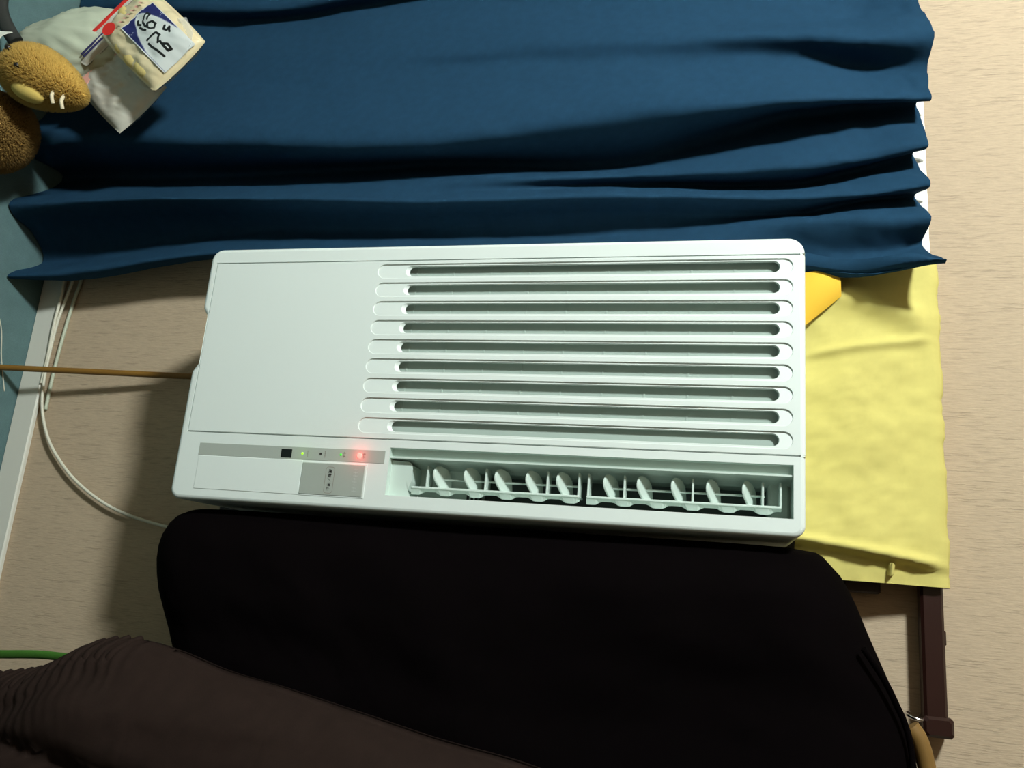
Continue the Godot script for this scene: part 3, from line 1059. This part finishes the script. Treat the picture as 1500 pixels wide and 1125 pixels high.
# ---------------------------------------------------------------- things piled at the curtain's foot
func clutter() -> void:
	plastic_bag()
	plush()
	snacks()
	# black strap loop on the floor
	var st := st_new()
	tube(st, curve([Vector3(-0.67, 0.012, 0.195), Vector3(-0.62, 0.016, 0.215), Vector3(-0.585, 0.022, 0.226), Vector3(-0.553, 0.034, 0.228), Vector3(-0.525, 0.052, 0.226), Vector3(-0.505, 0.068, 0.222)], 0.006), 0.011, 10, 0.7)
	tag(put(st, "black_strap", M.strap), "black strap curled on the floor behind the plush toy", "strap")
	# folded white paper
	st = st_new()
	var l0 := PackedVector3Array()
	var l1 := PackedVector3Array()
	for i in 9:
		var s := i / 8.0
		var z := 0.262 + 0.012 * sin(s * PI * 1.5)
		l0.append(Vector3(-0.505 + 0.07 * s, 0.0, z))
		l1.append(Vector3(-0.495 + 0.055 * s, 0.096 - 0.02 * s, z - 0.006))
	var l2 := PackedVector3Array()
	var l3 := PackedVector3Array()
	for i in 9:
		l2.append(l1[i] + Vector3(0, 0, -0.002))
		l3.append(l0[i] + Vector3(0, 0, -0.002))
	loft(st, [l0, l1, l2, l3], false, -1)
	tag(put(st, "folded_paper", M.paper), "folded white paper standing beside the plush toy's head", "paper")

func plastic_bag() -> void:
	var st := st_new()
	var wr := FastNoiseLite.new()
	wr.seed = 51
	wr.frequency = 1.0
	wr.fractal_type = FastNoiseLite.FRACTAL_RIDGED
	wr.fractal_octaves = 3
	var loops: Array = []
	for j in 41:
		var v: float = clamp(PI * j / 40, 0.002, PI - 0.002)
		var l := PackedVector3Array()
		for i in 72:
			var u := TAU * i / 72
			var d := Vector3(sin(v) * cos(u), cos(v), sin(v) * sin(u))
			var k := 1.0 + 0.10 * wr.get_noise_3dv(d * 1.6)
			var p := Vector3(-0.530, 0.112, 0.166) + Vector3(d.x * 0.082 * (0.72 + 0.28 * d.y), d.y * 0.115, d.z * 0.040) * k
			p.y = max(p.y, 0.0)
			p.z = max(p.z, 0.128)
			l.append(p)
		loops.append(l)
	loft(st, loops)
	tag(put(st, "plastic_bag", M.bag), "crumpled pale plastic bag heaped behind the plush toy", "bag")

func fur(parent: Node, c: Vector3, r: Vector3, basis: Basis, count: int, m: Material, taper := 0.0) -> void:
	var st := st_new()
	var base := PackedVector3Array()
	for i in 4:
		base.append(Vector3(cos(TAU * i / 4), 0, sin(TAU * i / 4)) * 0.0009)
	st.set_smooth_group(0)
	for i in 4:
		tri(st, base[i], base[(i + 1) % 4], Vector3(0.0015, 0.0085, 0))
	st.generate_normals()
	var mm := MultiMesh.new()
	mm.transform_format = MultiMesh.TRANSFORM_3D
	mm.mesh = st.commit()
	mm.instance_count = count
	var rg := RandomNumberGenerator.new()
	rg.seed = 91
	for i in count:
		var d := Vector3(rg.randfn(), rg.randfn(), rg.randfn()).normalized()
		var tp := 1.0 - taper * d.y
		var p := c + basis * (Vector3(d.x * tp, d.y, d.z * tp) * r)
		var nrm := (basis * (d / r)).normalized()
		nrm = (nrm + Vector3(rg.randf() - 0.5, rg.randf() - 0.5, rg.randf() - 0.5) * 0.9).normalized()
		var sx := nrm.cross(Vector3(0.3, 0.5, 0.81)).normalized()
		mm.set_instance_transform(i, Transform3D(Basis(sx, nrm, sx.cross(nrm)), p))
	var o := MultiMeshInstance3D.new()
	o.name = "fur"
	o.multimesh = mm
	o.material_override = m
	o.set_meta("kind", "stuff")
	parent.add_child(o, true)

func plush() -> void:
	var t := thing("plush_toy", "golden brown plush animal with dark eyes slumped at the curtain's foot", "plush toy")
	# long axis of the head runs from the nose (left) up to the right
	var ax := Vector3(0.40, 0.88, -0.10).normalized()
	var sd := ax.cross(Vector3(0, 0, 1)).normalized()
	var bs := Basis(sd, ax, sd.cross(ax))
	var hc := Vector3(-0.424, 0.154, 0.232)
	var hr := Vector3(0.037, 0.070, 0.035)
	var st := st_new()
	ball(st, hc, hr, bs, 0.10, 0.4, 36, 24, 0.36)
	var head := put(st, "head", M.plush, t)
	fur(head, hc, hr, bs, 14000, M.plush, 0.36)
	st = st_new()
	ball(st, hc + bs * Vector3(0.030, 0.002, 0.018), Vector3(0.013, 0.030, 0.014), bs, 0.06, 0.5)
	put(st, "muzzle", M.plush_pale, t)
	for e in [Vector3(0.006, -0.016, 0.039), Vector3(-0.012, -0.050, 0.036)]:
		st = st_new()
		ball(st, hc + bs * e, Vector3(0.0042, 0.0048, 0.0045), bs, 0.0, 1.0, 14, 8)
		put(st, "eye", M.eye, t)
	st = st_new()
	ball(st, hc + bs * Vector3(-0.022, -0.060, 0.018), Vector3(0.004, 0.007, 0.004), bs)
	put(st, "ear", M.claw, t)
	st = st_new()
	var bc := Vector3(-0.365, 0.050, 0.200)
	var br := Vector3(0.056, 0.052, 0.048)
	ball(st, bc, br, Basis.IDENTITY, 0.06, 0.4, 36, 24)
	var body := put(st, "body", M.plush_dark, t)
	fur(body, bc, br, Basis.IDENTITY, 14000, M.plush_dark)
	for k in 2:
		st = st_new()
		var p := hc + bs * Vector3(0.020, 0.046 + 0.015 * k, 0.018 - 0.004 * k)
		tube(st, curve([p + bs * Vector3(-0.010, -0.006, 0.000), p + bs * Vector3(0, 0, 0.005), p + bs * Vector3(0.009, 0.005, 0.001)], 0.003), 0.0026, 8)
		put(st, "claw", M.claw, t)
	st = st_new()
	ball(st, Vector3(-0.315, 0.035, 0.215), Vector3(0.034, 0.036, 0.040), Basis.IDENTITY, 0.05, 0.4)
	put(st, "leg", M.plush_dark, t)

# pillow pack lying in its local xy plane, bulging to +z
func pillow(st: SurfaceTool, hx: float, hy: float, thick: float, seed_: int) -> void:
	var wr := FastNoiseLite.new()
	wr.seed = seed_
	wr.frequency = 1.0
	for s in [1.0, -1.0]:
		var loops: Array = []
		for j in 33:
			var v: float = -1.0 + 2.0 * j / 32.0
			var l := PackedVector3Array()
			for i in 33:
				var u: float = -1.0 + 2.0 * i / 32.0
				var z: float = thick * pillow_h(wr, u, v)
				l.append(Vector3(u * hx * (1.0 - 0.05 * v * v), v * hy * (1.0 - 0.05 * u * u), s * z))
			loops.append(l)
		loft(st, loops, false, 0)

func pillow_h(wr: FastNoiseLite, u: float, v: float) -> float:
	var h: float = pow(max(0.0, (1.0 - pow(abs(u), 4.0)) * (1.0 - pow(abs(v), 4.0))), 0.6)
	return h * (1.0 + 0.22 * wr.get_noise_2d(u * 1.8, v * 1.8) + 0.10 * wr.get_noise_2d(u * 6.0, v * 6.0))

func seg_dist(p: Vector2, a: Vector2, b: Vector2) -> float:
	var q := Geometry2D.get_closest_point_to_segment(p, a, b)
	return p.distance_to(q)

func snack_print() -> ImageTexture:
	# u along the label's short side, v along its long side; navy starry corners, a white arch and brush writing
	var w := 176
	var h := 320
	var lines := [
		[0.42, 0.10, 0.36, 0.15, 0.40, 0.19], [0.50, 0.17, 0.60, 0.14, 0.72, 0.12, 0.74, 0.18, 0.62, 0.22], [0.34, 0.21, 0.36, 0.30, 0.40, 0.36], [0.48, 0.19, 0.46, 0.28, 0.50, 0.38, 0.58, 0.42, 0.68, 0.38, 0.66, 0.31, 0.54, 0.27, 0.50, 0.31],
		[0.80, 0.50, 0.72, 0.53, 0.76, 0.58, 0.86, 0.56, 0.80, 0.61, 0.78, 0.64],
		[0.26, 0.50, 0.40, 0.50, 0.54, 0.52, 0.56, 0.58, 0.48, 0.60, 0.40, 0.65], [0.22, 0.55, 0.22, 0.62, 0.26, 0.74, 0.28, 0.86], [0.46, 0.66, 0.44, 0.75, 0.44, 0.84, 0.52, 0.86, 0.54, 0.77, 0.46, 0.72]]
	var dots := RandomNumberGenerator.new()
	dots.seed = 6
	var stars: Array = []
	for i in 26:
		stars.append(Vector2(dots.randf(), dots.randf()))
	var im := Image.create(w, h, true, Image.FORMAT_RGB8)
	for y in h:
		for x in w:
			var u := (x + 0.5) / w
			var v := (y + 0.5) / h
			var c := Color(0.12, 0.13, 0.36)
			for s in stars:
				if Vector2((u - s.x) * 0.55, v - s.y).length() < 0.009:
					c = Color(0.8, 0.82, 0.9)
			# the arch widens away from the top edge
			var half := 0.46 * sqrt(clamp((v - 0.02) / 0.62, 0.0, 1.0))
			if abs(u - 0.5) < half:
				c = Color(0.80, 0.83, 0.82)
			elif abs(u - 0.5) < half + 0.02:
				c = Color(0.55, 0.57, 0.66)
			if v > 0.66 and u > 0.5:
				c = Color(0.80, 0.83, 0.82)
			if u < 0.025 or u > 0.985 or v < 0.012:
				c = Color(0.82, 0.84, 0.84)
			for l in lines:
				for k in range(0, l.size() - 2, 2):
					var d := seg_dist(Vector2(u * 0.55, v), Vector2(l[k] * 0.55, l[k + 1]), Vector2(l[k + 2] * 0.55, l[k + 3]))
					if d < 0.016:
						c = Color(0.07, 0.07, 0.07)
			im.set_pixel(x, y, c)
	return ImageTexture.create_from_image(im)

func snacks() -> void:
	# local x runs along the label's short side, y along its long side
	var ax := Vector3(-0.742, 0.670, 0.0).normalized()
	var by := Vector3(0.670, 0.742, 0.0).normalized()
	var t := thing("snack_bag", "clear snack bag with navy starry label, brush writing and red round mark", "snack bag")
	t.transform = Transform3D(Basis(ax, by, ax.cross(by)), Vector3(-0.498, 0.269, 0.214))
	# ax x by points to -z, so the visible side is local -z
	var st := st_new()
	pillow(st, 0.054, 0.080, 0.020, 71)
	var w := put(st, "wrapper", M.wrap, t)
	w.position = Vector3(0.022, 0.030, 0.0)
	# crackers pressing against the film
	st = st_new()
	for p in [V(-0.016, 0.010), V(-0.018, 0.040), V(-0.016, 0.068), V(0.020, -0.030), V(0.048, -0.024)]:
		ball(st, Vector3(p.x, p.y, -0.0075), Vector3(0.013, 0.019, 0.0085), Basis.IDENTITY, 0.1, 0.5, 18, 12)
	put(st, "cracker", M.cracker, t)
	# label, bent over the bulge
	st = st_new()
	st.set_smooth_group(0)
	var gl := 14
	var lw := FastNoiseLite.new()
	lw.seed = 71
	lw.frequency = 1.0
	for j in gl:
		for i in gl:
			var cs := [Vector2(i, j), Vector2(i + 1, j), Vector2(i + 1, j + 1), Vector2(i, j + 1)]
			for k in [0, 1, 2, 0, 2, 3]:
				var q: Vector2 = cs[k] / gl
				st.set_uv(q)
				var lx: float = q.x * 0.060
				var ly: float = q.y * 0.106
				var dz: float = 0.020 * pillow_h(lw, (lx - 0.022) / 0.054, (ly - 0.030) / 0.080)
				st.add_vertex(Vector3(lx, ly, -dz - 0.0022))
	put(st, "label", mat(Color.WHITE, 0.35, {"albedo_texture": snack_print()}), t)
	# red round mark with white corner
	st = st_new()
	disc(st, Vector3(-0.013, -0.0235, -0.0180), 0.0110)
	put(st, "round_mark", M.red_print, t)
	st = st_new()
	for k in 7:
		var yk := -0.012
		var xk := 0.004 + 0.008 * k
		st.set_smooth_group(FLAT)
		for s in [[0.0, 0.0, 0.004, 0.006], [0.004, 0.006, 0.002, 0.0]]:
			var a := Vector2(xk + s[0], yk + s[1])
			var b := Vector2(xk + s[2], yk + s[3])
			var n := Vector2(-(b - a).y, (b - a).x).normalized() * 0.0007
			quad(st, Vector3(a.x + n.x, a.y + n.y, -0.0235), Vector3(b.x + n.x, b.y + n.y, -0.0235), Vector3(b.x - n.x, b.y - n.y, -0.0235), Vector3(a.x - n.x, a.y - n.y, -0.0235))
	put(st, "pink_lettering", M.pink_print, t)
	# clear sealed corner
	st = st_new()
	loft(st, [PackedVector3Array([Vector3(0.058, 0.040, -0.010), Vector3(0.040, 0.110, -0.010)]), PackedVector3Array([Vector3(0.070, 0.052, -0.013), Vector3(0.058, 0.102, -0.012)]), PackedVector3Array([Vector3(0.079, 0.058, -0.010), Vector3(0.070, 0.090, -0.011)])], false, -1)
	put(st, "sealed_corner", M.clear, t)
	# second pack, white, leaning lower
	var s2 := thing("snack_bag", "white snack bag with pink and navy stripes, lying against the plush toy's paw", "snack bag")
	s2.transform = Transform3D(Basis(ax, by, ax.cross(by)), Vector3(-0.455, 0.222, 0.168))
	st = st_new()
	pillow(st, 0.052, 0.074, 0.015, 72)
	put(st, "wrapper", M.wrap_white, s2)
	for k in [[-0.050, M.pink_print, 0.016], [-0.064, M.navy_print, 0.004], [-0.070, M.navy_print, 0.003]]:
		st = st_new()
		box(st, Vector3(-0.047, k[0], -0.0135), Vector3(0.047, k[0] + k[2], -0.0105), 0.001)
		put(st, "stripe", k[1], s2)
	# third pack, its striped header only
	var s3 := thing("snack_bag", "striped red and navy header of a bag tucked behind the labelled snack bag", "snack bag")
	s3.transform = Transform3D(Basis(ax, by, ax.cross(by)), Vector3(-0.540, 0.205, 0.190))
	st = st_new()
	pillow(st, 0.070, 0.022, 0.008, 73)
	put(st, "wrapper", M.wrap_white, s3)
	for k in [[-0.014, M.red_print, 0.006], [0.004, M.navy_print, 0.003], [0.010, M.navy_print, 0.003]]:
		st = st_new()
		box(st, Vector3(-0.060, k[0], -0.0095), Vector3(0.060, k[0] + k[2], -0.0065), 0.001)
		put(st, "stripe", k[1], s3)
